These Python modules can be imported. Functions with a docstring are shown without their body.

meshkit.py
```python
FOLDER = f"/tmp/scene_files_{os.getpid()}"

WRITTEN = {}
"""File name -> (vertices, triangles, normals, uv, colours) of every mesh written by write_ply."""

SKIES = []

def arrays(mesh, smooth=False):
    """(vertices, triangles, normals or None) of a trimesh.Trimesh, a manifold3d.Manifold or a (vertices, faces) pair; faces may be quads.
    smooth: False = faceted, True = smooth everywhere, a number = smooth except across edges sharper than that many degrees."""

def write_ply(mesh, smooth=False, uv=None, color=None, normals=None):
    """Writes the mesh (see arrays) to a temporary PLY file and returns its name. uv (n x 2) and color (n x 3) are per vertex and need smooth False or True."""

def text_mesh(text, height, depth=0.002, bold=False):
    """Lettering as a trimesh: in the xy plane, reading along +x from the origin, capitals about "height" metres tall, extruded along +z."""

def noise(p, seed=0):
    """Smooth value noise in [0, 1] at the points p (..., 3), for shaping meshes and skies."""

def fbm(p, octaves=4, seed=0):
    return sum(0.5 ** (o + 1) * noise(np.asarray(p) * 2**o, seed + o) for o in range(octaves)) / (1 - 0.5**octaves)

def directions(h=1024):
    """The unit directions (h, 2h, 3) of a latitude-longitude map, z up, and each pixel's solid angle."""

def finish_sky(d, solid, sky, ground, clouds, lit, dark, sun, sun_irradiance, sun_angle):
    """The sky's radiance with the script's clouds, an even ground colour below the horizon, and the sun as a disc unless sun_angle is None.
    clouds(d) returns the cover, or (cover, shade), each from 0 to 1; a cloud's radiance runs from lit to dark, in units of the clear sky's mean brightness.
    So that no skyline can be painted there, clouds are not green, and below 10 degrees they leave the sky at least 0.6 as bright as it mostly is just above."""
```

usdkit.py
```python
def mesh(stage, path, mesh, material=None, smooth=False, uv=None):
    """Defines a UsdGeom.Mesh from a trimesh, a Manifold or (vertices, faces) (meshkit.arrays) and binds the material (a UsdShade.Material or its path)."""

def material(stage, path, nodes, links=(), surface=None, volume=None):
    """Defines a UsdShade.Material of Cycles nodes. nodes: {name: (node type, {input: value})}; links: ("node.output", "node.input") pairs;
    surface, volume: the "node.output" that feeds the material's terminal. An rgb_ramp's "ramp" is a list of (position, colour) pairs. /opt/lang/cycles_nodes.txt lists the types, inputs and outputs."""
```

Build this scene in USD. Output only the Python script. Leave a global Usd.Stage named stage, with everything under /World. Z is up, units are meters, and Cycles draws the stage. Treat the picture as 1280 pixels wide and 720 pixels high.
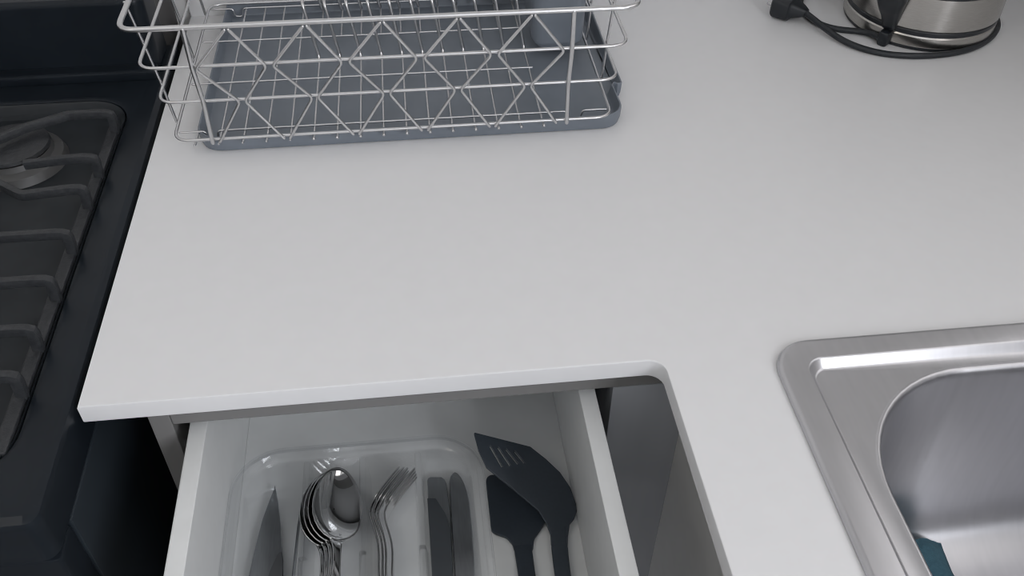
import math, numpy as np, trimesh, usdkit, meshkit
from pxr import Usd, UsdGeom, UsdLux, Gf, Sdf, Vt
from shapely.geometry import Polygon

# ---------------------------------------------------------------- stage, camera, lights
stage = Usd.Stage.CreateInMemory()
UsdGeom.SetStageUpAxis(stage, 'Z')
UsdGeom.SetStageMetersPerUnit(stage, 1.0)
UsdGeom.Xform.Define(stage, '/World')
ZC = 0.9                                                   # height of the worktop; all shapes below are written with z = 0 at the worktop's top

cam = UsdGeom.Camera.Define(stage, '/World/camera')
F, PITCH, ROLL, YAW = 1150.0, 0.75443987, 0.01276669, -0.12528457
def rx(a): c, s = math.cos(a), math.sin(a); return np.array([[1, 0, 0], [0, c, -s], [0, s, c]])
def rz(a): c, s = math.cos(a), math.sin(a); return np.array([[c, -s, 0], [s, c, 0], [0, 0, 1]])
def ry(a): c, s = math.cos(a), math.sin(a); return np.array([[c, 0, s], [0, 1, 0], [-s, 0, c]])
CR = rz(YAW) @ rx(math.pi / 2 - PITCH) @ rz(ROLL)
M = np.eye(4); M[:3, :3] = CR.T; M[3, :3] = (0, 0, 0.5 + ZC)
cam.AddTransformOp().Set(Gf.Matrix4d(*M.ravel().tolist()))
cam.CreateHorizontalApertureAttr(36.0)
cam.CreateFocalLengthAttr(36.0 * F / 1280)
cam.CreateClippingRangeAttr(Gf.Vec2f(0.02, 50))
cam.CreateExposureAttr(0.0)

def rect_light(name, pos, target, w, h, power, color):
    l = UsdLux.RectLight.Define(stage, '/World/' + name)
    l.CreateWidthAttr(w); l.CreateHeightAttr(h); l.CreateIntensityAttr(power); l.CreateColorAttr(Gf.Vec3f(*color)); 
    p, t = np.array(pos, float), np.array(target, float)
    zb = p - t; zb /= np.linalg.norm(zb)
    up = np.array([0, 0, 1.0]) if abs(zb[2]) < .9 else np.array([0, 1.0, 0])
    xa = np.cross(up, zb); xa /= np.linalg.norm(xa); ya = np.cross(zb, xa)
    m = np.eye(4); m[0, :3], m[1, :3], m[2, :3], m[3, :3] = xa, ya, zb, p + [0, 0, ZC]
    l.AddTransformOp().Set(Gf.Matrix4d(*m.ravel().tolist()))
    return l
CEIL = 1.55
LX, LY, XR = -.95, -.10, .79
WINDOWS = ((-1.65, -.65, .30, 1.12, 13.8, (.915, .938, 1.0)), (-.45, .70, .34, 1.12, 1.25, (.985, .955, .955)))   # unseen windows: first added to balance the light; second, over the sink, weaker
rect_light('ceiling_lamp_light', (LX, LY, CEIL - .035), (LX, LY, 0), .55, .55, 2.6, (1.0, .93, .82))
for w_, (y0_, y1_, z0_, z1_, power_, col_) in enumerate(WINDOWS):
    rect_light(f'window_light_{w_ + 1}', (XR + .005, (y0_ + y1_) / 2, (z0_ + z1_) / 2), (0, (y0_ + y1_) / 2, (z0_ + z1_) / 2), y1_ - y0_, z1_ - z0_, power_, col_)

# ---------------------------------------------------------------- helpers
L = '/World/Looks/'
def principled(name, base, rough=.5, **kw):
    return usdkit.material(stage, L + name, {'p': ('principled_bsdf', {'base_color': base, 'roughness': rough, **kw})}, surface='p.BSDF')
def mottled(name, c1, c2, scale, rough=.5, bump=0.0, bscale=None, detail=4, stretch=(1, 1, 1), **kw):
    n = {'g': ('geometry', {}), 'm': ('mapping', {'scale': stretch}), 'n': ('noise_texture', {'scale': scale, 'detail': detail}),
         'r': ('rgb_ramp', {'ramp': [(.3, c1), (.7, c2)]}), 'p': ('principled_bsdf', {'roughness': rough, **kw})}
    l = [('g.position', 'm.vector'), ('m.vector', 'n.vector'), ('n.fac', 'r.fac'), ('r.color', 'p.base_color')]
    if bump:
        n['b'] = ('bump', {'strength': bump, 'distance': .001}); n['n2'] = ('noise_texture', {'scale': bscale or scale, 'detail': 3})
        l += [('m.vector', 'n2.vector'), ('n2.fac', 'b.height'), ('b.normal', 'p.normal')]
    return usdkit.material(stage, L + name, n, l, surface='p.BSDF')

MAT = {}
MAT['worktop'] = mottled('worktop', (.715, .715, .72), (.728, .728, .733), 60, rough=.33, specular_ior_level=.45)
MAT['enamel'] = mottled('black_enamel', (.008, .011, .015), (.012, .016, .021), 14, rough=.33, specular_ior_level=.22)
MAT['pan'] = mottled('cooktop_pan', (.012, .015, .018), (.020, .024, .028), 30, rough=.45, specular_ior_level=.3)
MAT['iron'] = mottled('cast_iron', (.016, .018, .021), (.032, .034, .037), 260, rough=.5, bump=.25, bscale=900)
MAT['wire'] = principled('steel_wire', (.63, .63, .635), .28, metallic=1.0)
MAT['polished'] = principled('polished_steel', (.76, .76, .76), .05, metallic=1.0)
MAT['blade'] = mottled('blade_steel', (.42, .44, .46), (.50, .52, .54), 60, rough=.24, stretch=(8, 1, 1), metallic=1.0)
MAT['dark_reflection'] = principled('dark_reflection_steel', (.09, .10, .11), .35, metallic=.6)  # blade steel darkened: the dark surroundings it reflects are put into the colour
MAT['sink'] = mottled('brushed_sink_steel', (.56, .56, .58), (.595, .595, .615), 24, rough=.33, bump=.03, bscale=300, stretch=(7, 1, 1), metallic=1.0)
MAT['kettlesteel'] = mottled('kettle_steel', (.44, .43, .405), (.52, .50, .475), 120, rough=.23, stretch=(1, 1, 14), metallic=1.0)
MAT['blackplastic'] = principled('black_plastic', (.014, .017, .021), .38)
MAT['kettlewindow'] = principled('smoked_band', (.10, .10, .10), .3)
MAT['rubber'] = principled('black_cord_rubber', (.013, .016, .020), .45)
MAT['nylon'] = mottled('dark_nylon', (.024, .032, .042), (.030, .039, .050), 500, rough=.42)
MAT['greyplastic'] = mottled('slate_grey_plastic', (.15, .172, .20), (.17, .192, .222), 25, rough=.42)
MAT['white'] = mottled('white_melamine', (.645, .655, .65), (.67, .68, .675), 60, rough=.42)
MAT['cabinet'] = mottled('grey_cabinet_laminate', (.36, .375, .40), (.39, .405, .43), 50, rough=.4, stretch=(1, 1, .15))
MAT['door'] = mottled('light_grey_door', (.76, .76, .75), (.79, .79, .78), 50, rough=.4)
MAT['gapgrey'] = principled('gap_dark_grey', (.055, .053, .052), .5)  # for the added block that darkens the gap behind the stove
MAT['sidelift'] = principled('lifted_stove_side', (.019, .026, .033), .5)  # stove enamel lightened here; the lift of the shaded side is in the colour
MAT['railshade'] = principled('overhang_shade_grey', (.20, .196, .192), .45)  # cabinet grey darkened, with the shade under the worktop overhang put into it
MAT['smallblade'] = principled('small_blade_steel', (.26, .27, .28), .3, metallic=1.0)
MAT['burnerhead'] = principled('burner_alloy', (.10, .10, .10), .5, metallic=.5)
MAT['wall'] = mottled('painted_wall', (.74, .73, .715), (.77, .76, .745), 12, rough=.7)
MAT['ceiling'] = principled('ceiling_paint', (.84, .84, .83), .8)
MAT['floor'] = mottled('floor_tile', (.20, .19, .18), (.26, .25, .24), 9, rough=.4)
MAT['cloth'] = mottled('teal_cloth', (.030, .085, .115), (.045, .115, .150), 300, rough=.9, bump=.6, bscale=700)
MAT['lamp'] = usdkit.material(stage, L + 'lamp_diffuser', {'e': ('emission', {'color': (1, .97, .92), 'strength': 3.0})}, surface='e.emission')
MAT['trim'] = principled('white_trim', (.75, .75, .75), .45)
MAT['clear'] = usdkit.material(stage, L + 'clear_plastic', {
    't': ('transparent_bsdf', {'color': (.982, .985, .987)}), 'g': ('glossy_bsdf', {'color': (1, 1, 1), 'roughness': .10}),
    'lw': ('layer_weight', {'blend': .5}), 'f': ('rgb_ramp', {'ramp': [(0, (.03, .03, .03)), (.6, (.06, .06, .06)), (.85, (.20, .20, .20)), (1, (.7, .7, .7))]}), 'mx': ('mix_closure', {}), 'd': ('translucent_bsdf', {'color': (.8, .82, .85)}),
    'd2': ('diffuse_bsdf', {'color': (.8, .82, .85)}), 'dd': ('mix_closure', {'fac': .5}), 'm2': ('mix_closure', {'fac': .03})},
    [('t.BSDF', 'mx.closure1'), ('g.BSDF', 'mx.closure2'), ('lw.facing', 'f.fac'), ('f.color', 'mx.fac'), ('d.BSDF', 'dd.closure1'), ('d2.BSDF', 'dd.closure2'),
     ('mx.closure', 'm2.closure1'), ('dd.closure', 'm2.closure2')], surface='m2.closure')
MAT['pane'] = usdkit.material(stage, L + 'window_pane', {
    't': ('transparent_bsdf', {}), 'g': ('glossy_bsdf', {'roughness': 0.0}), 'f': ('fresnel', {'IOR': 1.45}), 'm': ('mix_closure', {})},
    [('t.BSDF', 'm.closure1'), ('g.BSDF', 'm.closure2'), ('f.fac', 'm.fac')], surface='m.closure')

TAKEN = {}
def numbered(path):
    n = TAKEN.get(path, -1) + 1; TAKEN[path] = n
    return path if n == 0 else f'{path}_{n:03d}'
def tag(p, **kw):
    for k, v in kw.items():
        if v: p.SetCustomDataByKey({'cat': 'category'}.get(k, k), v)
    return p
class Thing:
    """An Xform at the thing's base; part() adds meshes given in worktop coordinates."""
    def __init__(s, name, label=None, cat=None, base=(0, 0, 0), group=None, kind=None):
        s.path = numbered('/World/' + name); s.base = np.array(base, float)
        x = UsdGeom.Xform.Define(stage, s.path); x.AddTranslateOp().Set(Gf.Vec3d(*(s.base + [0, 0, ZC]).tolist()))
        tag(x.GetPrim(), label=label, cat=cat, group=group, kind=kind); s.prim = x.GetPrim()
    def part(s, name, mesh, mat, smooth=35, parent=None, label=None, kind=None):
        path = numbered((parent or s.path) + '/' + name)
        v, f = np.asarray(mesh.vertices) - s.base, mesh.faces
        m = usdkit.mesh(stage, path, trimesh.Trimesh(v, f, process=False), MAT[mat], smooth=smooth)
        tag(m.GetPrim(), label=label, kind=kind)
        return path
def single(name, mesh, mat, smooth=35, base=None, **kw):
    path = numbered('/World/' + name)
    b = np.array(base if base is not None else [*mesh.bounds.mean(0)[:2], mesh.bounds[0][2]], float)
    m = usdkit.mesh(stage, path, trimesh.Trimesh(np.asarray(mesh.vertices) - b, mesh.faces, process=False), MAT[mat], smooth=smooth)
    UsdGeom.Xformable(m).AddTranslateOp().Set(Gf.Vec3d(*(b + [0, 0, ZC]).tolist()))
    tag(m.GetPrim(), **kw)
    return m

class Placed:
    """A thing modelled about its own origin and set in place by a matrix; copy() refers to it."""
    def __init__(s, name, label, cat, R, c, group, source=None):
        s.name, s.cat, s.group, s.path, s.base = name, cat, group, numbered('/World/' + name), np.zeros(3)
        x = UsdGeom.Xform.Define(stage, s.path); m = np.eye(4); m[:3, :3] = np.asarray(R).T; m[3, :3] = np.asarray(c) + [0, 0, ZC]
        x.AddTransformOp().Set(Gf.Matrix4d(*m.ravel().tolist()))
        s.prim = x.GetPrim(); tag(s.prim, label=label, cat=cat, group=group)
        if source:
            s.prim.GetReferences().AddInternalReference(source); s.prim.SetInstanceable(True)
    part = Thing.part
    def copy(s, label, R, c): return Placed(s.name, label, s.cat, R, c, s.group, s.path)

def cat_(*ms): return trimesh.util.concatenate(list(ms))
def ccw(p):
    p = np.asarray(p, float); a = np.roll(p, -1, 0)
    return p if np.sum(p[:, 0] * a[:, 1] - a[:, 0] * p[:, 1]) > 0 else p[::-1]
def inset(p, d):
    """Moves every side of a counter-clockwise ring inwards by d (mitred)."""
    e = np.roll(p, -1, 0) - p; e /= np.maximum(np.linalg.norm(e, axis=1, keepdims=True), 1e-12)
    n = np.stack([-e[:, 1], e[:, 0]], 1); n0 = np.roll(n, 1, 0)
    b = n + n0; b /= np.maximum((b * b).sum(1, keepdims=True) / 2, .25)
    return p + b * d
def cap(rings2d, z, up):
    """Triangulates the outer ring and holes at height z (z may be a per-vertex array)."""
    v, f = trimesh.creation.triangulate_polygon(Polygon(rings2d[0], rings2d[1:]), engine='earcut')
    if not up: f = f[:, ::-1]
    return trimesh.Trimesh(np.column_stack([v, np.full(len(v), z)]), f, process=False)
def skin(rings, closed=True, flip=False):
    """Joins rings (m, n, 3) of equal length."""
    r = np.asarray(rings, float); m, n = r.shape[:2]
    i, j = np.meshgrid(np.arange(m - 1), np.arange(n if closed else n - 1), indexing='ij')
    a, b = i * n + j, i * n + (j + 1) % n
    q = np.stack([a, b, b + n, a + n], -1).reshape(-1, 4)
    f = np.vstack([q[:, [0, 1, 2]], q[:, [0, 2, 3]]])
    if flip: f = f[:, ::-1]
    return trimesh.Trimesh(r.reshape(-1, 3), f, process=False)
def prism(outer, prof, holes=()):
    """A solid from a plan outline; prof: (inset, z) from bottom to top."""
    o = ccw(outer); hs = [ccw(h) for h in holes]; ms = []
    z3 = lambda p, z: np.column_stack([p, np.full(len(p), z)])
    ms.append(skin([z3(inset(o, d), z) for d, z in prof]))
    for h in hs: ms.append(skin([z3(inset(h, -d), z) for d, z in prof], flip=True))
    for (d, z), up in ((prof[0], False), (prof[-1], True)):
        ms.append(cap([inset(o, d)] + [inset(h, -d) for h in hs], z, up))
    m = cat_(*ms); m.merge_vertices(); m.fix_normals()
    return m
def rrect(x0, x1, y0, y1, r, n=8):
    p = []
    for cx, cy, a in ((x1 - r, y0 + r, -90), (x1 - r, y1 - r, 0), (x0 + r, y1 - r, 90), (x0 + r, y0 + r, 180)):
        for t in np.radians(a + np.linspace(0, 90, n)): p.append((cx + r * math.cos(t), cy + r * math.sin(t)))
    return np.array(p)
def bev(z0, z1, b): return [(b, z0), (b * .3, z0 + b * .3), (0, z0 + b), (0, z1 - b), (b * .3, z1 - b * .3), (b, z1)]
def box(x0, x1, y0, y1, z0, z1, b=.0012, r=None, n=3):
    b = min(b, .45 * min(x1 - x0, y1 - y0, z1 - z0))
    return prism(rrect(x0, x1, y0, y1, max(r or b, b * 1.05), n), bev(z0, z1, b))
def fillet(path, r, n=5, closed=False):
    """Rounds the corners of a polyline."""
    P = [np.asarray(p, float) for p in path]; out = []; N = len(P)
    for i in range(N):
        if not closed and i in (0, N - 1): out.append(P[i]); continue
        a, b, c = P[i - 1], P[i], P[(i + 1) % N]
        u, w = (a - b), (c - b); lu, lw = np.linalg.norm(u), np.linalg.norm(w); u /= lu; w /= lw
        d = min(r, lu * .45, lw * .45)
        for t in np.linspace(0, 1, n):
            out.append((1 - t) ** 2 * (b + u * d) + 2 * t * (1 - t) * b + t * t * (b + w * d))
    return np.array(out)
def tube(path, r, n=8, closed=False, dome=True):
    P = np.asarray(path, float); N = len(P); rr = np.broadcast_to(np.asarray(r, float), (N,))
    T = (np.roll(P, -1, 0) - np.roll(P, 1, 0)) if closed else np.gradient(P, axis=0)
    T /= np.maximum(np.linalg.norm(T, axis=1, keepdims=True), 1e-12)
    u = np.cross(T[0], [0, 0, 1.0]) if abs(T[0][2]) < .9 else np.cross(T[0], [1.0, 0, 0])
    U = []
    for t in T:
        u = u - t * (u @ t); u /= np.linalg.norm(u); U.append(u)
    U = np.array(U); W = np.cross(T, U); a = np.linspace(0, 2 * math.pi, n, endpoint=False)
    ring = lambda i, s=1, off=0: P[i] + T[i] * off + rr[i] * s * (np.cos(a)[:, None] * U[i] + np.sin(a)[:, None] * W[i])
    rings = [ring(i) for i in range(N)]
    if closed: return skin(rings + [rings[0]])
    if dome:
        rings = [ring(0, .05, -.8 * rr[0]), ring(0, .6, -.65 * rr[0])] + rings + [ring(N - 1, .6, .65 * rr[-1]), ring(N - 1, .05, .8 * rr[-1])]
    else:
        rings = [ring(0, .02)] + rings + [ring(N - 1, .02)]
    return skin(rings)
def lathe(prof, c, n=72):
    a = np.linspace(0, 2 * math.pi, n, endpoint=False)
    return skin([np.column_stack([c[0] + r * np.cos(a), c[1] + r * np.sin(a), np.full(n, z)]) for r, z in prof])
def ribbon(C, width_dir, hw, th, n=10):
    """A flat bar along the points C: half widths hw along width_dir, thickness th, rounded section."""
    C = np.asarray(C, float); N = len(C); T = np.gradient(C, axis=0); T /= np.linalg.norm(T, axis=1, keepdims=True)
    w = np.broadcast_to(np.asarray(width_dir, float), (N, 3)); w = w - T * (w * T).sum(1, keepdims=True); w = w / np.linalg.norm(w, axis=1, keepdims=True)
    k = np.cross(T, w); hw = np.broadcast_to(hw, (N,)); th = np.broadcast_to(th, (N,)); a = np.linspace(0, 2 * math.pi, n, endpoint=False)
    sx, sy = np.sign(np.cos(a)) * np.abs(np.cos(a)) ** .6, np.sign(np.sin(a)) * np.abs(np.sin(a)) ** .6
    rings = [C[i] + hw[i] * sx[:, None] * w[i] + th[i] / 2 * sy[:, None] * k[i] for i in range(N)]
    rings = [C[0] + (rings[0] - C[0]) * .05] + rings + [C[-1] + (rings[-1] - C[-1]) * .05]
    return skin(rings)
def curve(pts, n=24):
    """A smooth curve through points."""
    from scipy.interpolate import CubicSpline
    p = np.asarray(pts, float); d = np.r_[0, np.cumsum(np.linalg.norm(np.diff(p, axis=0), axis=1))]
    return CubicSpline(d, p)(np.linspace(0, d[-1], n))
def place(mesh, R=np.eye(3), t=(0, 0, 0)):
    return trimesh.Trimesh(np.asarray(mesh.vertices) @ np.asarray(R).T + t, mesh.faces, process=False)

# ---------------------------------------------------------------- the room
XL, YB, YF = -1.75, 1.03, -2.3
S = dict(kind='structure')
single('floor', box(XL - .1, XR + .1, YF - .1, YB + .1, -.98, -.9), 'floor', **S)
single('ceiling', box(XL - .1, XR + .1, YF - .1, YB + .1, CEIL, CEIL + .08), 'ceiling', **S)
single('wall_back', box(XL, XR, YB, YB + .1, -.9, CEIL), 'wall', **S)
single('wall_left', box(XL - .1, XL, YF, YB + .1, -.9, CEIL), 'wall', **S)
single('wall_front', box(XL, XR, YF - .1, YF, -.9, CEIL), 'wall', **S)
yz = np.array([(YF, -.9), (YB + .1, -.9), (YB + .1, CEIL), (YF, CEIL)])
w = prism(yz, [(0, 0), (0, .12)], [np.array([(a, c), (b, c), (b, d), (a, d)]) for a, b, c, d, _, _ in WINDOWS])
w = place(w, np.array([[0, 0, 1], [1, 0, 0], [0, 1, 0]]), (XR, 0, 0)); w.fix_normals()
single('wall_right', w, 'wall', smooth=False, **S)
for k, (a, b, c, d, _, _) in enumerate(WINDOWS):
    t = Thing(f'window_{k + 1}', base=(XR + .05, (a + b) / 2, c), kind='structure')
    for y0, y1, z0, z1 in ((a, b, c, c + .05), (a, b, d - .05, d), (a, a + .05, c + .05, d - .05), (b - .05, b, c + .05, d - .05), ((a + b) / 2 - .025, (a + b) / 2 + .025, c + .05, d - .05)):
        t.part('window_frame', box(XR + .05, XR + .09, y0, y1, z0, z1, .004), 'trim')
    t.part('pane', box(XR + .064, XR + .07, a + .05, b - .05, c + .05, d - .05, .0005), 'pane')
single('trim_1', box(-.2475, XR, YB - .012, YB, -.001, .12, .002), 'worktop', **S)
single('ceiling_lamp', cat_(box(LX - .3, LX + .3, LY - .3, LY + .3, CEIL - .03, CEIL, .006, r=.02)), 'trim', label='flat square white ceiling lamp over the middle of the kitchen', cat='lamp')

# ---------------------------------------------------------------- worktop, cabinets
ST = .0175
o = [(-.2480, 1.0295), (-.2480, .4401)]
o += [(.168 - .012 + .012 * math.sin(a), .4401 - .012 + .012 * math.cos(a)) for a in np.linspace(0, math.pi / 2, 8)]
o += [(.168, -1.0), (XR - .0005, -1.0), (XR - .0005, 1.0295)]
hole = rrect(.258, .690, -.04, .434, .03, 6)
single('worktop', prism(o, bev(-ST, 0, .0016), [hole]), 'worktop', base=(.1, .4, -ST), label='white L-shaped worktop with a square edge and rounded inner corner', cat='countertop')

CF = .46
t = Thing('base_cabinet', 'grey cabinet carcass under the left worktop, around the open drawer', 'cabinet', (-.03, .74, -.9))
t.part('side_panel', box(-.2141, -.198, CF, 1.02, -.9, -ST - .0005), 'railshade')
t.part('side_panel', box(.139, .155, CF + .016, 1.02, -.9, -ST - .0005), 'cabinet')
t.part('top_rail', box(-.198, .201, CF, CF + .018, -.0515, -ST - .0005), 'railshade')
t.part('back_panel', box(-.198, .139, 1.005, 1.02, -.9, -ST - .0005), 'cabinet')
t.part('base_panel', box(-.198, .139, CF, 1.005, -.80, -.784), 'cabinet')
t.part('filler_panel', box(.139, .2009, CF, CF + .016, -.9, -.0515, .0003), 'cabinet')
t.part('lower_door', box(-.212, .137, CF - .019, CF - .001, -.80, -.235, .0015), 'cabinet')
t.part('handle', tube(fillet([(-.10, CF - .018, -.28), (-.10, CF - .045, -.28), (.03, CF - .045, -.28), (.03, CF - .018, -.28)], .012), .005), 'wire', parent=t.path + '/lower_door')
for x0, x1 in ((-.198, -.1885), (.1265, .139)):
    t.part('drawer_runner', box(x0, x1, CF + .01, 1.0, -.150, -.125), 'wire')
t = Thing('sink_cabinet', 'grey cabinet below the sink, its face turned to the drawer', 'cabinet', (.49, -.27, -.9))
t.part('carcass', box(.219, XR - .002, -1.0, CF + .0, -.9, -.26), 'cabinet')
t.part('front_rail', box(.201, .219, -1.0, CF, -.0515, -ST - .0005), 'cabinet')
t.part('door', box(.201, .2185, -.06, CF + .016, -.82, -.0516, .0003), 'door')
t.part('door', box(.201, .2185, -.58, -.064, -.82, -.0525, .001), 'door')
t.part('door', box(.201, .2185, -.998, -.584, -.82, -.0525, .001), 'door')

# ---------------------------------------------------------------- drawer
DT, DX0, DX1, DI0, DI1, DF = -.0555, -.187, .1255, -.1735, .112, -.177
t = Thing('drawer', 'open white kitchen drawer holding a clear tray and black utensils', 'drawer', (-.03, .3, -.19))
t.part('side_panel', box(DX0, DI0, .07, .610, -.19, DT, .001), 'white')
t.part('side_panel', box(DI1, DX1, .07, .610, -.19, DT, .001), 'white')
t.part('base_panel', box(DI0, DI1, .07, .598, DF - .008, DF, .0005), 'white')
t.part('back_panel', box(DI0, DI1, .598, .610, -.19, DT, .001), 'white')
fp = t.part('front_panel', box(-.212, .137, .05, .07, -.225, -.03, .0015), 'cabinet')
t.part('handle', tube(fillet([(-.10, .052, -.10), (-.10, .022, -.10), (.03, .022, -.10), (.03, .052, -.10)], .012), .005), 'wire', parent=fp)

# ---------------------------------------------------------------- clear cutlery tray
def ringz(x0, x1, y0, y1, r, z, n=10): return np.column_stack([rrect(x0, x1, y0, y1, r, n), np.full(4 * n, z)])
TX0, TX1, TY0, TY1, TZ = -.1728, .0360, .165, .4950, -.135
TF = -.1745
def tray_ring(d, r, z): return ringz(TX0 + d, TX1 - d, TY0 + d, TY1 - d, r, z)
outer = [(.000, .042, TZ - .006), (.000, .042, TZ - .001), (.0006, .042, TZ), (.0045, .038, TZ), (.0055, .037, TZ - .0006), (.0065, .036, TZ - .004), (.0098, .033, TZ - .0055), (.0110, .032, TZ - .007), (.0150, .027, TF + .006), (.0172, .024, TF + .0012), (.0205, .021, TF)]
inner = [(d + (.0004 if i > 3 else 0.001), r, z - .0014) for i, (d, r, z) in enumerate(outer)]
inner[0] = (.0012, .041, TZ - .006); inner[1] = (.0012, .041, TZ - .0022); inner[2] = (.0018, .041, TZ - .0014); inner[3] = (.0042, .0385, TZ - .0014); inner[4] = (.0044, .0385, TZ - .002)
t = Thing('cutlery_tray', 'clear plastic cutlery tray with four compartments inside the drawer', 'cutlery tray', (-.068, .33, DF))
body = skin([tray_ring(*q) for q in outer])
fl = tray_ring(*outer[-1]); body = cat_(body, cap([fl[:, :2]], TF, True))
under = cat_(skin([tray_ring(*q) for q in inner], flip=True), cap([tray_ring(*inner[-1])[:, :2]], inner[-1][2], False), skin([tray_ring(*inner[0]), tray_ring(*outer[0])]))
m = cat_(body, under); m.merge_vertices()
t.part('tray_body', m, 'clear', smooth=40)
def divider(xc, y0, y1):
    """A hollow ridge with a finger notch: the section is an upside-down U."""
    ys = np.array([y0, y0 + .004, .27, .285, .392, .400, .430, .438, y1 - .004, y1]); hi, lo = -.1405, -.160
    zs = np.array([hi, hi, hi, hi, hi, lo, lo, hi, hi, hi])
    pr = lambda y, z, k: np.array([(xc - .0048 + k, y, TF + .0002), (xc - .0026 + k, y, z - .0015), (xc - .0016 + k, y, z), (xc + .0016 - k, y, z), (xc + .0026 - k, y, z - .0015), (xc + .0048 - k, y, TF + .0002)])
    return skin([pr(y, z, 0) for y, z in zip(ys, zs)], closed=False)
for xc in (-.1120, -.0655, -.0190): t.part('divider', divider(xc, TY0 + .0135, TY1 - .0135), 'clear', smooth=30)

# ---------------------------------------------------------------- cutlery
def flat(pts, z0, th, b=None):
    b = b or th * .35
    return prism(pts, [(b, z0), (0, z0 + th * .5), (b * .6, z0 + th)])
t = Thing('chef_knife', 'broad pointed kitchen knife lying in the left compartment of the tray', 'knife', (-.145, .35, TF))
t.part('blade', flat([(-.1431, .4817), (-.1450, .4740), (-.1468, .4674), (-.1514, .4482), (-.1547, .4258), (-.1580, .3973), (-.1592, .370), (-.1592, .342), (-.1320, .332), (-.1312, .360), (-.1313, .3943), (-.1329, .416), (-.1359, .4426), (-.1391, .4626)], TF + .0035, .0022, .0009), 'blade')
t.part('handle', place(box(-.012, .012, -.055, .055, -.0065, .0065, .004, r=.006), np.eye(3), (-.1455, .284, TF + .008)), 'blackplastic')
t = Thing('paring_knife', 'small pointed knife lying on the broad kitchen knife', 'knife', (-.137, .33, TF + .007))
t.part('blade', flat([(-.1328, .4158), (-.1369, .4105), (-.1406, .4002), (-.1431, .3920), (-.1447, .375), (-.145, .345), (-.1305, .345), (-.1302, .3906), (-.1310, .4060)], TF + .0065, .0018, .0008), 'smallblade')
t.part('handle', place(box(-.008, .008, -.045, .045, -.005, .005, .003, r=.005), np.eye(3), (-.1375, .300, TF + .0205)), 'blackplastic')
t = Thing('butter_knife', 'thin table knife standing on edge between the kitchen knife and the spoons', 'knife', (-.121, .36, TF))
C = curve([(-.1190, .4445, -.163), (-.1197, .436, -.1635), (-.1208, .41, -.164), (-.1226, .37, -.1645), (-.1235, .33, -.1645)], 20)
t.part('blade', ribbon(C, (.12, 0, 1), np.interp(np.arange(20), [0, 2, 6, 19], [.003, .0075, .0095, .0095]), .0018), 'blade')
t.part('handle', ribbon([(-.1235, .3305, -.1645), (-.1240, .30, -.1645), (-.1250, .24, -.1645)], (.12, 0, 1), [.007, .008, .0095], [.003, .005, .005]), 'polished')

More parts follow.
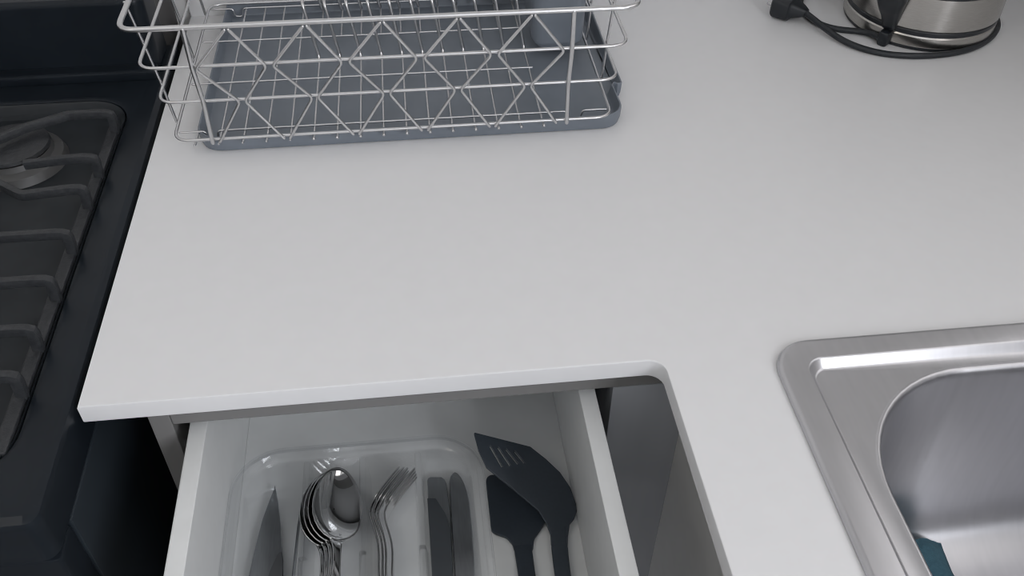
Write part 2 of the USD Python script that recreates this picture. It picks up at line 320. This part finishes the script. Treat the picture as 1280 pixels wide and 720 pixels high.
# table spoon: +y to the tip, concave up
def spoon_bowl(Lb=.072, W=.0425, D=.0100, th=.0012, nu=28, nv=14):
    u = np.linspace(0, 2 * math.pi, nu, endpoint=False)
    def outline(s):
        y = np.cos(u); x = np.sin(u)
        yy = Lb / 2 * y; xx = W / 2 * x * (1 - .16 * y)              # egg: broader towards the handle end
        return np.column_stack([xx * s, yy * s])
    up, dn = [], []
    for s in np.linspace(1, .02, nv):
        z = -D * (1 - s ** 2.2); p = outline(s)
        up.append(np.column_stack([p, np.full(nu, z)])); dn.append(np.column_stack([p * (1 + .012 * s), np.full(nu, z - th)]))
    return skin(dn[::-1] + up, flip=True)
def spoon_handle(Lb=.072):
    y = np.array([-.028, -.036, -.042, -.050, -.070, -.100, -.135]); z = np.array([-.0045, -.0015, .002, .0035, .004, .0005, -.003])
    C = curve(np.column_stack([0 * y, y, z]), 26)
    q = np.linspace(0, 1, 26)
    return ribbon(C, (1, 0, 0), np.interp(q, [0, .08, .22, .35, .7, .95, 1], [.0065, .0052, .0034, .0033, .0055, .0085, .0055]), np.interp(q, [0, .15, 1], [.0022, .0032, .0022]))
bowl_m, hand_m = spoon_bowl(), spoon_handle()
for m in (bowl_m, hand_m): m.fix_normals()
tilt = math.radians(27); nrm = np.array([math.sin(tilt), 0, math.cos(tilt)])
labels = ['front table spoon of the nested four, its bright hollow showing', 'second table spoon of the nested four, just behind the front one', 'third table spoon of the nested four, left of the second', 'rearmost table spoon of the nested four, farthest left']
for i in range(4):
    c = np.array([-.0860, .4450, -.1496]) - nrm * .0036 * i + np.array([-.0024, .0005, -.0004]) * i
    R = rz(math.radians(-2.5 + .3 * i)) @ ry(tilt) @ rx(math.radians(-3))
    if i == 0:
        first = Placed('table_spoon', labels[0], 'spoon', R, c, 'nested table spoons in the tray')
        first.part('bowl', bowl_m, 'polished', smooth=True); first.part('handle', hand_m, 'polished', smooth=True)
    else: first.copy(labels[i], R, c)

# table fork: profile along y, bending along z before it is turned on its side
def fork_parts():
    ys = np.array([-.16, -.12, -.08, -.05, -.028, -.012, 0, .012, .028, .0415]); zs = np.array([.004, .0035, .002, 0, -.001, -.0050, -.0072, -.0030, .0070, .0170])
    C = curve(np.column_stack([0 * ys, ys, zs]), 60); y = C[:, 1]
    k = y < .0135
    hw = np.interp(y, [-.16, -.13, -.07, -.04, -.025, -.012, 0, .0135], [.009, .0085, .005, .0034, .0036, .0048, .0074, .0080])
    parts = [('handle', ribbon(C[k], (1, 0, 0), hw[k], .0019, 10))]
    Ct = C[y > .0115]
    for q in range(4):
        x = (-1.5 + q) * .0045
        T = Ct + np.column_stack([np.full(len(Ct), 1) * x * np.linspace(1, .93, len(Ct)), 0 * Ct[:, 0], 0 * Ct[:, 0]])
        parts.append(('tine', ribbon(T, (1, 0, 0), np.linspace(.0017, .0010, len(Ct)), .0016, 8)))
    return parts
labels = ['leftmost of the four table forks standing on edge', 'second from left of the four table forks standing on edge', 'third from left of the four table forks standing on edge', 'rightmost of the four table forks standing on edge']
for i, dx in enumerate((0, .0037, .0068, .0124)):
    c = np.array([-.0535 + dx, .4375 - .0012 * i, -.1612])
    R = rz(math.radians(-1.2 - .6 * i)) @ ry(math.radians(90 - 1.5 * i))
    if i == 0:
        first = Placed('table_fork', labels[0], 'fork', R, c, 'table forks on edge in the tray')
        for n, m in fork_parts(): m.fix_normals(); first.part(n, m, 'polished', smooth=True)
    else: first.copy(labels[i], R, c)

t = Thing('table_knife', 'steel table knife with a blunt tip, under the dark blade in the right compartment', 'knife', (-.004, .33, TF))
t.part('blade', flat([(-.0126, .4731), (-.0116, .4752), (-.0096, .4761), (.0001, .4750), (.0025, .4724), (.0038, .4679), (.0053, .4386), (.0034, .3793), (.0030, .33), (-.0133, .33), (-.0133, .3812)], TF + .0028, .0018, .0007), 'blade')
t.part('handle', box(-.0135, .0035, .22, .332, TF + .0012, TF + .0082, .003, r=.004), 'polished')
t = Thing('dark_knife', 'steel knife with a dark reflection in its colour and a slanted tip lying on the blunt table knife', 'knife', (-.004, .33, TF + .006))
t.part('blade', flat([(-.0134, .4524), (-.0059, .4515), (.0012, .4357), (.0042, .4207), (.0034, .3771), (.0030, .338), (-.0132, .338), (-.0132, .3789)], TF + .0062, .0018, .0007), 'dark_reflection')
t.part('handle', box(-.0135, .0035, .225, .340, TF + .0085, TF + .0165, .003, r=.005), 'blackplastic')
t = Thing('round_knife', 'table knife with a rounded tip against the right wall of the tray', 'knife', (.014, .33, TF))
t.part('blade', flat([(.0064, .4696), (.0078, .4745), (.0099, .4776), (.0120, .4786), (.0143, .4771), (.0169, .4725), (.0190, .4665), (.0210, .4575), (.0221, .4473), (.0223, .4199), (.0218, .3976), (.0205, .3762), (.0195, .33), (.0050, .33), (.0050, .3781), (.0056, .4295)], TF + .0030, .0022, .0009), 'blade')
t.part('handle', box(.0045, .0200, .22, .332, TF + .0012, TF + .0092, .003, r=.004), 'polished')

# ---------------------------------------------------------------- black nylon utensils
def spline_ring(p, n=90):
    from scipy.interpolate import splprep, splev
    p = np.asarray(p, float); p = np.vstack([p, p[:1]])
    tck, _ = splprep(p.T, s=0, k=1, per=True)
    return np.array(splev(np.linspace(0, 1, n, endpoint=False), tck)).T
def soft(p, r): 
    g = Polygon(p).buffer(-r, join_style=1, quad_segs=5).buffer(2 * r, join_style=1, quad_segs=5).buffer(-r, join_style=1, quad_segs=5)
    return np.array(g.exterior.coords)[:-1]
nh = np.array([.317, -.2619, .9115]); p0 = np.array([.0309, .4814, -.124])
def on_plane(m):
    """Lifts a plan-shaped blade onto the leaning plane of the turner's head."""
    v = np.array(m.vertices); v[:, 2] += p0[2] - (nh[0] * (v[:, 0] - p0[0]) + nh[1] * (v[:, 1] - p0[1])) / nh[2]
    return trimesh.Trimesh(v, m.faces, process=False)
head = [(.0296, .4827), (.0777, .4763), (.0898, .4673), (.1010, .4569), (.1085, .4441), (.1112, .4312), (.1110, .4251), (.1076, .4187), (.1030, .4136), (.1000, .4037), (.0985, .395), (.0845, .395), (.0852, .4037), (.0825, .4130), (.0776, .4223), (.0574, .4385), (.0376, .4536), (.0322, .4672)]
slots = []
for a, b in (((.0422, .4725), (.0467, .4635)), ((.0489, .4720), (.0535, .4643)), ((.0557, .4712), (.0604, .4651)), ((.0630, .4704), (.0668, .4655))):
    a, b = np.array(a), np.array(b); d = b - a; b = a + d * 1.9; nn = np.array([-d[1], d[0]]) / np.linalg.norm(d) * .0006
    slots.append(np.array([a - nn, b - nn, b + nn, a + nn]))
t = Thing('slotted_turner', 'black slotted turner leaning on the edge of the clear tray', 'spatula', (.09, .35, DF))
t.part('head', on_plane(prism(soft(head, .0012), [(.0006, 0), (0, .0006), (0, .0018), (.0006, .0024)], slots)), 'nylon')
C = curve([(.0928, .4155, -.1648), (.0922, .404, -.1672), (.0910, .386, -.1688), (.0903, .3668, -.1690), (.0885, .30, -.1690), (.087, .20, -.1690), (.086, .12, -.1690)], 40)
t.part('handle', ribbon(C, (1, 0, 0), np.interp(np.arange(40), [0, 3, 10, 26, 39], [.0060, .0068, .0062, .0085, .0095]), np.interp(np.arange(40), [0, 4, 12, 39], [.0012, .0048, .009, .012]), 14), 'nylon', smooth=True)
t = Thing('solid_turner', 'black solid turner lying flat beneath the slotted one', 'spatula', (.06, .35, DF))
t.part('head', prism(soft([(.0384, .4780), (.0677, .4649), (.0880, .4298), (.0818, .4190), (.0724, .4071), (.0695, .3941), (.0552, .3941), (.0541, .4040), (.0500, .4110), (.0378, .4175)], .0060), bev(DF + .0012, DF + .0042, .0008)), 'nylon')
C = curve([(.0622, .402, -.1735), (.0622, .394, -.1733), (.0620, .3735, -.1710), (.0610, .30, -.1700), (.060, .20, -.1700), (.060, .12, -.1700)], 30)
t.part('handle', ribbon(C, (1, 0, 0), np.interp(np.arange(30), [0, 4, 8, 29], [.0074, .0068, .0066, .0095]), np.interp(np.arange(30), [0, 4, 29], [.003, .005, .012]), 14), 'nylon', smooth=True)

# ---------------------------------------------------------------- stove
t = Thing('stove', 'black gas stove on the left with a raised back edge and glossy enamel', 'stove', (-.63, .65, -.9))
SX0, SX1, SY0, SY1 = -1.00, -.2515, .347, .880
pan_o = rrect(-.965, -.2835, .385, .848, .04, 10)
top = prism(rrect(SX0, SX1, SY0, .96, .010, 6), [(.003, -.045), (0, -.042), (0, -.007), (.0018, -.0022), (.007, 0)], [pan_o])
t.part('cooktop', top, 'enamel')
pr = lambda d, z: np.column_stack([inset(pan_o, d), np.full(len(pan_o), z)])
t.part('burner_pan', cat_(skin([pr(0, -.002), pr(.002, -.004), pr(.006, -.0105), pr(.012, -.012)]), cap([pr(.012, 0)[:, :2]], -.012, True), cap([pr(0, 0)[:, :2]], -.044, False), skin([pr(0, -.044), pr(0, -.002)])), 'pan')
t.part('back_ledge', box(SX0 + .004, -.262, .880, .899, -.001, .0105, .003, r=.004), 'enamel', label='narrow raised ledge at the back of the cooktop')
t.part('backguard', box(SX0 + .004, -.262, .897, .955, -.001, .080, .006, r=.012, n=6), 'enamel')
t.part('added_gap_block', box(SX0 + .004, -.2655, .956, 1.028, -.88, .070, .002), 'gapgrey', label='dull grey block added behind the stove back to darken the gap')  # added block that covers the bright wall gap and keeps it dark
t.part('side_panel', box(-.262, SX1, SY0 + .032, .96, -.88, -.0455, .002), 'sidelift')
t.part('side_panel', box(SX0, SX0 + .01, SY0 + .032, .96, -.88, -.0455, .002), 'enamel')
t.part('control_panel', box(SX0, SX1, SY0 + .002, SY0 + .03, -.125, -.0455, .003), 'enamel')
dr = t.part('oven_door', box(SX0 + .002, SX1 - .001, SY0 - .006, SY0 + .02, -.72, -.127, .004), 'enamel')
t.part('handle', tube(fillet([(-.93, SY0 - .01, -.16), (-.93, SY0 - .05, -.16), (-.32, SY0 - .05, -.16), (-.32, SY0 - .01, -.16)], .015), .009), 'enamel', parent=dr)
t.part('lower_drawer', box(SX0 + .002, SX1 - .001, SY0 - .006, SY0 + .02, -.87, -.723, .004), 'enamel')
for x in (-.86, -.74, -.62, -.50, -.38):
    t.part('knob', place(lathe([(.0001, -.014), (.017, -.014), (.019, -.012), (.021, .008), (.0001, .008)], (0, 0), 28), rx(math.pi / 2), (x, SY0 - .008, -.086)), 'blackplastic')
for x, y in ((-.375, .762), (-.425, .530), (-.86, .762), (-.82, .530)):
    b = t.part('burner', lathe([(.0001, -.0118), (.046, -.0118), (.043, -.004), (.036, -.001), (.034, .004), (.0001, .004)], (x, y), 40), 'burnerhead', label='dull grey burner head')
    t.part('burner_cap', lathe([(.0001, .0042), (.033, .0042), (.035, .006), (.034, .009), (.029, .0105), (.0001, .0108)], (x, y), 40), 'iron', parent=b)
FINGERS = [(.457, [(.06, .457), (.145, .457)]), (.502, [(.06, .502), (.125, .502)]), (.555, [(.06, .555), (.125, .555)]), (.611, [(.06, .611), (.145, .611)]),
           (.671, [(.050, .666), (.078, .688), (.130, .694)]), (.717, [(.03, .716), (.060, .712)]), (.790, [(.040, .790), (.075, .772), (.105, .745), (.13, .735)])]
def grate(x0, x1, label, gx):
    g = Thing('grate', label, 'stove grate', ((x0 + x1) / 2, .6, -.012), group=None)
    for xe, s in ((x1, -1), (x0, 1)):
        g.part('side_rail', box(min(xe, xe + s * .010), max(xe, xe + s * .010), .405, .800, -.0118, -.0005, .0015), 'iron')
        for y, tail in FINGERS:
            P = [(xe + s * .003, y, -.006), (xe + s * .001, y, .0175), (xe + s * .012, y, .0185)] + [(xe + s * d, yy, .0185) for d, yy in tail]
            P = fillet(P, .0035, 3)
            g.part('finger', ribbon(P, np.tile([0, 1.0, 0], (len(P), 1)), np.linspace(.0040, .0032, len(P)), .009, 8), 'iron', smooth=40)
    g.part('centre_bar', box(gx - .004, gx + .004, .408, .800, .0135, .0225, .002), 'iron')
grate(-.615, -.286, 'black cast iron grate over the right burners, beside the worktop', -.445)
grate(-.965, -.635, 'black cast iron grate over the left burners, far from the worktop', -.80)

# ---------------------------------------------------------------- sink
t = Thing('sink', 'brushed steel drop-in sink with a stepped rim, set in the white worktop', 'sink', (.475, .195, -.21))
def sr(d, dy, r, z, n=14):
    return np.column_stack([rrect(.2473 + d, .7005 - d, -.0555 + dy, .4452 - dy, r, n), np.full(4 * n, z)])
rings = [(.0000, .0000, .030, .0002), (.0001, .0001, .030, .0020), (.0008, .0008, .0295, .0034), (.0022, .0022, .0285, .0042), (.0040, .0040, .027, .0044), (.0215, .0185, .0140, .0040), (.0232, .0200, .0130, .0030), (.0262, .0235, .0115, -.0030), (.0285, .0258, .0105, -.0038)]
body = [sr(*q) for q in rings]
def bowl(x0, y1, r, z, n=14): return np.column_stack([rrect(x0, .658 - (x0 - .2895), .0 + (.4095 - y1), y1, r, n), np.full(4 * n, z)])
body += [bowl(.2858, .4132, .102, -.0038), bowl(.2870, .4120, .101, -.0030), bowl(.2884, .4106, .0998, -.0029), bowl(.2898, .4092, .0985, -.0038), bowl(.2911, .4079, .097, -.0062), bowl(.2919, .4071, .0963, -.0110), bowl(.2945, .404, .094, -.04), bowl(.2985, .400, .091, -.12), bowl(.3010, .3975, .089, -.152), bowl(.3045, .394, .086, -.170), bowl(.3105, .388, .081, -.184), bowl(.320, .3785, .074, -.193), bowl(.333, .3655, .064, -.1985), bowl(.352, .3465, .05, -.2005)]
m = cat_(skin(body), cap([body[-1][:, :2]], -.2005, True)); m.merge_vertices()
t.part('basin', m, 'sink', smooth=50)
t.part('drain', lathe([(.0001, -.1990), (.020, -.1990), (.036, -.1985), (.040, -.1992), (.041, -.2003)], (.474, .205), 40), 'polished')
t = None
g = np.linspace(0, 1, 40)
X, Y = np.meshgrid(.346 + .070 * g, .235 + .141 * g, indexing='ij')
Zb = -.1845 + .006 * meshkit.fbm(np.stack([X * 55, Y * 40, 0 * X], -1), 3, 5) + .004 * np.sin(X * 120 + Y * 30)
Xo = X + .003 * (meshkit.noise(np.stack([Y * 60, X * 20, 0 * X], -1), 3) - .5) * 2 - .0004 * 0 - (.376 - Y) * .11
Yo = Y + .004 * (meshkit.noise(np.stack([X * 70, Y * 15, 0 * X + 4], -1), 9) - .5) * 2 - .03 * (X - .346) * .6
edge = np.minimum.reduce([g[:, None] + 0 * g, 1 - g[:, None] + 0 * g, 0 * g[:, None] + g, 0 * g[:, None] + 1 - g])
Zt = np.where(edge < .04, Zb - .003, Zb)
topv = np.stack([Xo, Yo, Zt], -1).reshape(-1, 3); botv = np.stack([Xo, Yo, np.full_like(Xo, -.1985)], -1).reshape(-1, 3)
fs = skin(np.stack([Xo, Yo, Zt], -1), closed=False).faces; n = 40
idx = np.arange(n * n).reshape(n, n); loop = np.r_[idx[0, :-1], idx[:-1, -1], idx[-1, :0:-1], idx[:0:-1, 0]]; nx = np.roll(loop, -1)
side = np.vstack([np.column_stack([loop, nx, nx + n * n]), np.column_stack([loop, nx + n * n, loop + n * n])])
m = trimesh.Trimesh(np.vstack([topv, botv]), np.vstack([fs, fs[:, ::-1] + n * n, side]), process=False); m.fix_normals()
single('dishcloth', m, 'cloth', smooth=60, label='folded teal dishcloth lying in the steel sink', cat='cloth')

# ---------------------------------------------------------------- kettle
KC = np.array([.588, .934])
t = Thing('kettle', 'brushed steel electric kettle with black handle on the far right of the worktop', 'kettle', (*KC, 0))
t.part('base_foot', lathe([(.0001, .0), (.081, .0), (.0825, .0015), (.0825, .0045), (.0001, .0045)], KC), 'blackplastic')
t.part('base_ring', lathe([(.0001, .0045), (.0830, .0045), (.0836, .006), (.0836, .0155), (.0825, .017), (.0001, .017)], KC), 'kettlesteel')
t.part('seam_ring', lathe([(.0001, .017), (.0825, .017), (.0836, .0180), (.0836, .0220), (.0825, .0235), (.0001, .0235)], KC), 'blackplastic')
t.part('body', lathe([(.0001, .0235), (.0832, .0235), (.0843, .0250), (.0838, .058), (.0835, .0605), (.0001, .0605)], KC), 'kettlesteel')
t.part('trim_ring', lathe([(.0001, .0605), (.0835, .0605), (.0840, .0613), (.0838, .0632), (.0830, .064), (.0001, .064)], KC), 'blackplastic')
t.part('upper_body', lathe([(.0001, .064), (.0828, .064), (.0815, .10), (.077, .15), (.070, .19), (.066, .20), (.0001, .20)], KC), 'kettlewindow')
lid = t.part('lid', lathe([(.0001, .20), (.064, .20), (.062, .208), (.040, .214), (.0001, .216)], KC), 'blackplastic')
t.part('lid_knob', lathe([(.0001, .214), (.012, .214), (.013, .226), (.010, .232), (.0001, .233)], KC, 28), 'blackplastic', parent=lid)
ha = math.radians(221); hd = np.array([math.cos(ha), math.sin(ha), 0]); hs = np.array([-hd[1], hd[0], 0])
K3 = np.array([*KC, 0])
hp = curve([K3 + hd * .0835 + [0, 0, .020], K3 + hd * .0865 + [0, 0, .032], K3 + hd * .095 + [0, 0, .050], K3 + hd * .112 + [0, 0, .085], K3 + hd * .122 + [0, 0, .13], K3 + hd * .114 + [0, 0, .175], K3 + hd * .085 + [0, 0, .197], K3 + hd * .060 + [0, 0, .197]], 40)
t.part('handle', ribbon(hp, hs, np.interp(np.arange(40), [0, 3, 8, 39], [.0075, .010, .0165, .0165]), np.interp(np.arange(40), [0, 6, 12, 39], [.010, .022, .020, .018]), 16), 'blackplastic', smooth=True)
bl = place(box(-.0060, .0060, -.006, .010, .0, .017, .003, r=.003), np.column_stack([hs, hd, [0, 0, 1]]), K3 + hd * .0835)
t.part('cord_exit', bl, 'blackplastic')
sp = place(box(-.020, .020, -.014, .014, .0, .025, .004, r=.01), np.column_stack([hs, -hd, [0, 0, 1]]), K3 - hd * .078 + [0, 0, .155])
t.part('spout', sp, 'kettlewindow')
ex = K3 + hd * .091
cr = .0034
a0 = math.atan2(.9036 - KC[1], .6708 - KC[0])
back = [(KC[0] + .0905 * math.cos(a), KC[1] + .0890 * math.sin(a), cr) for a in np.linspace(a0 + .25, math.radians(140), 7)]
cp = [(ex[0], ex[1], .006), (.5065, .8995, .0045), (.4949, .9057, cr), (.4771, .9132, cr), (.4621, .9339, cr), (.4600, .9623, cr), (.4690, .9900, cr), (.4930, 1.0045, cr)]
cp += back[::-1][0:] + [(.6708, .9036, cr), (.6470, .8741, cr), (.6060, .8497, cr), (.5636, .8424, cr), (.5370, .8442, cr), (.5093, .853, cr), (.4879, .8676, cr + .001), (.4726, .8883, .006), (.4589, .915, .0105), (.4505, .935, .013)]
ct = t.part('cord', tube(curve(cp, 150), cr, 10), 'rubber', smooth=True)
pd = np.array([-.0230, .0230, 0]); pd /= np.linalg.norm(pd); ps = np.array([-pd[1], pd[0], 0])
def prj(l, wd, z): return np.array([.4490, .9375, 0]) + pd * l + ps * wd + np.array([0, 0, z])
rg = []
for l, hw, hz in ((-.006, .0035, .0035), (0, .0075, .006), (.010, .0115, .0095), (.012, .0160, .0120), (.031, .0165, .0125), (.033, .0150, .0110)):
    a = np.linspace(0, 2 * math.pi, 20, endpoint=False); cx, cz = np.sign(np.cos(a)) * np.abs(np.cos(a)) ** .55, np.sign(np.sin(a)) * np.abs(np.sin(a)) ** .55
    rg.append([prj(l, hw * x, .0130 + hz * z) for x, z in zip(cx, cz)])
cen = lambda r: [np.mean(r, 0) + (np.array(q) - np.mean(r, 0)) * .02 for q in r]
t.part('plug', skin([cen(rg[0])] + rg + [cen(rg[-1])]), 'rubber', parent=ct)
for wd in (-.006, .006):
    t.part('plug_pin', tube([prj(.032, wd, .013), prj(.040, wd, .013)], .0022, 10), 'wire', parent=ct)

# ---------------------------------------------------------------- drain tray
t = Thing('drain_tray', 'slate grey plastic drip tray under the wire dish rack', 'drip tray', (-.01, .88, 0))
o = [(-.2035, .765), (-.2035, 1.012), (.1995, 1.012), (.2020, 1.008), (.2090, .930), (.2105, .802), (.2092, .798), (.2050, .797), (.2025, .799), (.2005, .795), (.2015, .765)]
o = ccw(np.array(o + [tuple(q) for q in [(.2015 - .022 + .022 * math.cos(a), .7405 + .022 + .022 * math.sin(a)) for a in np.radians(np.linspace(-8, -90, 8))]] + [tuple(q) for q in [(-.2035 + .022 + .022 * math.cos(a), .7405 + .022 + .022 * math.sin(a)) for a in np.radians(np.linspace(-90, -180, 8))]]))
pl = lambda d, z: np.column_stack([inset(o, d), np.full(len(o), z)])
m = cat_(cap([pl(.004, 0)[:, :2]], 0, False), skin([pl(.004, 0), pl(.002, .001), pl(.0005, .006), pl(0, .0150), pl(.0006, .0165), pl(.0018, .0165), pl(.0028, .0150), pl(.0045, .0065), pl(.0060, .0048)]), cap([pl(.0060, 0)[:, :2]], .0048, True))
m.merge_vertices(); m.fix_normals()
t.part('tray_body', m, 'greyplastic', smooth=40)

# ---------------------------------------------------------------- wire dish rack
t = Thing('dish_rack', 'steel wire dish rack with diamond pattern front, standing in the grey drip tray', 'dish rack', (-.018, .88, .005))
YBK = 1.004
LV = [(.0205, -.2200, .1860, .7325, .00145), (.064, -.2225, .1872, .7270, .00145), (.107, -.2260, .1895, .7105, .0015), (.147, -.2297, .1940, .7010, .0023)]
for z, x0, x1, y0, r in LV:
    yb = YBK + (.1475 - .7325 + y0) * 0 + (.7325 - y0) * .3
    t.part('frame_wire', tube(fillet([(x0, y0, z), (x1, y0, z), (x1, yb, z), (x0, yb, z)], .016, 7, closed=True), r, 10, closed=True), 'wire', smooth=True)
lev = lambda z, k: np.interp(z, [l[0] for l in LV], [l[k] for l in LV])
fy = lambda z: lev(z, 3) - .003
for c in (-.1495, -.0865, -.0235, .0400, .1030):
    top = c + (.0045 + (c + .1495) * -.0045 / .2525 * 1.0)
    for s in (-1, 1):
        P = [(top + s * .0015, fy(.147) + .001, .1445), (c + s * .0290, fy(.107) - .001, .1065), (c + s * .0022, fy(.064) - .001, .0640), (c + s * .0288, fy(.0205) - .0005, .0195)]
        t.part('zigzag_wire', tube(fillet(P, .004, 4), .00135, 8), 'wire', smooth=True)
for xb, xt in ((-.1850, -.1790), (.1420, .1370)):
    t.part('upright_wire', tube([(xb, fy(.0205), .0185), (xb + (xt - xb) * .35, fy(.064), .064), (xb + (xt - xb) * .68, fy(.107), .107), (xt, fy(.147) + .002, .146)], .0020, 10), 'wire', smooth=True)
for y in (.7685, .8880, .985):
    for sx, x4 in ((1, [l[1] for l in LV]), (2, [l[2] for l in LV])):
        e = -.003 if sx == 1 else .003
        if sx == 2 and y < .8: y2 = .803
        else: y2 = y
        t.part('upright_wire', tube([(x4[k] + e, y2 - .018 * k / 3, LV[k][0] + (-.002 if k == 0 else 0)) for k in range(4)], .0014, 8), 'wire', smooth=True)
bx = [.1205 - .02150 * i for i in range(16)]
for i, x in enumerate(bx):
    if i < 11:                                             # wires that rise into the plate prongs
        P = [(x, .7300, .0165), (x, .735, .0150), (x, .881, .0150), (x - .0095, .883, .0745), (x - .0100, .950, .0900), (x - .0100, .985, .0745), (x, .987, .0150), (x, YBK, .0150)]
        Q = fillet(P, .006, 5)
        t.part('prong_wire', tube(Q, np.where(Q[:, 2] > .0155, .0017, .0011), 8), 'wire', smooth=True)
        t.part('base_wire', tube(fillet([(x, .931, .0130), (x, YBK, .0130)], .005, 4), .0010, 8), 'wire', smooth=True)
    else:
        t.part('base_wire', tube([(x, .7300, .0165), (x, .735, .0150), (x, YBK, .0150)], .0011, 8), 'wire', smooth=True)
for j, y in enumerate((.7525, .8385, .9245, 1.000)):
    z = .0165
    if j in (0, 3):                                        # the first and the last dip into small feet
        P = [(-.2185, y, z), (-.1955, y, z), (-.1935, y, .0070), (-.1855, y, .0070), (-.1835, y, z), (.1450, y, z), (.1475, y, .0070), (.1590, y, .0070), (.1615, y, z), (.1845, y, z)]
    else:
        P = [(-.2185, y, z), (.1235, y, z)]
    t.part('cross_wire', tube(fillet(P, .003, 4), .0010, 8), 'wire', smooth=True)

# utensil cup in the rack
t = Thing('utensil_cup', 'grey plastic utensil cup standing at the right end of the wire rack', 'utensil holder', (.155, .90, .017))
cr_ = lambda d, z, r: np.column_stack([rrect(.1262 + d, .1855 - d, .868 + d, .950 - d, r, 8), np.full(32, z)])
ro = [cr_(.009, .0168, .008), cr_(.009, .0205, .008), cr_(.005, .0215, .0100), cr_(.0025, .026, .012), cr_(0, .125, .012), cr_(.0006, .126, .012), cr_(.0018, .126, .011), cr_(.0024, .125, .011), cr_(.0045, .0265, .009), cr_(.006, .0235, .008)]
m = cat_(skin(ro), cap([ro[0][:, :2]], .0168, False), cap([ro[-1][:, :2]], .0235, True)); m.merge_vertices(); m.fix_normals()
t.part('cup_body', m, 'greyplastic', smooth=40)
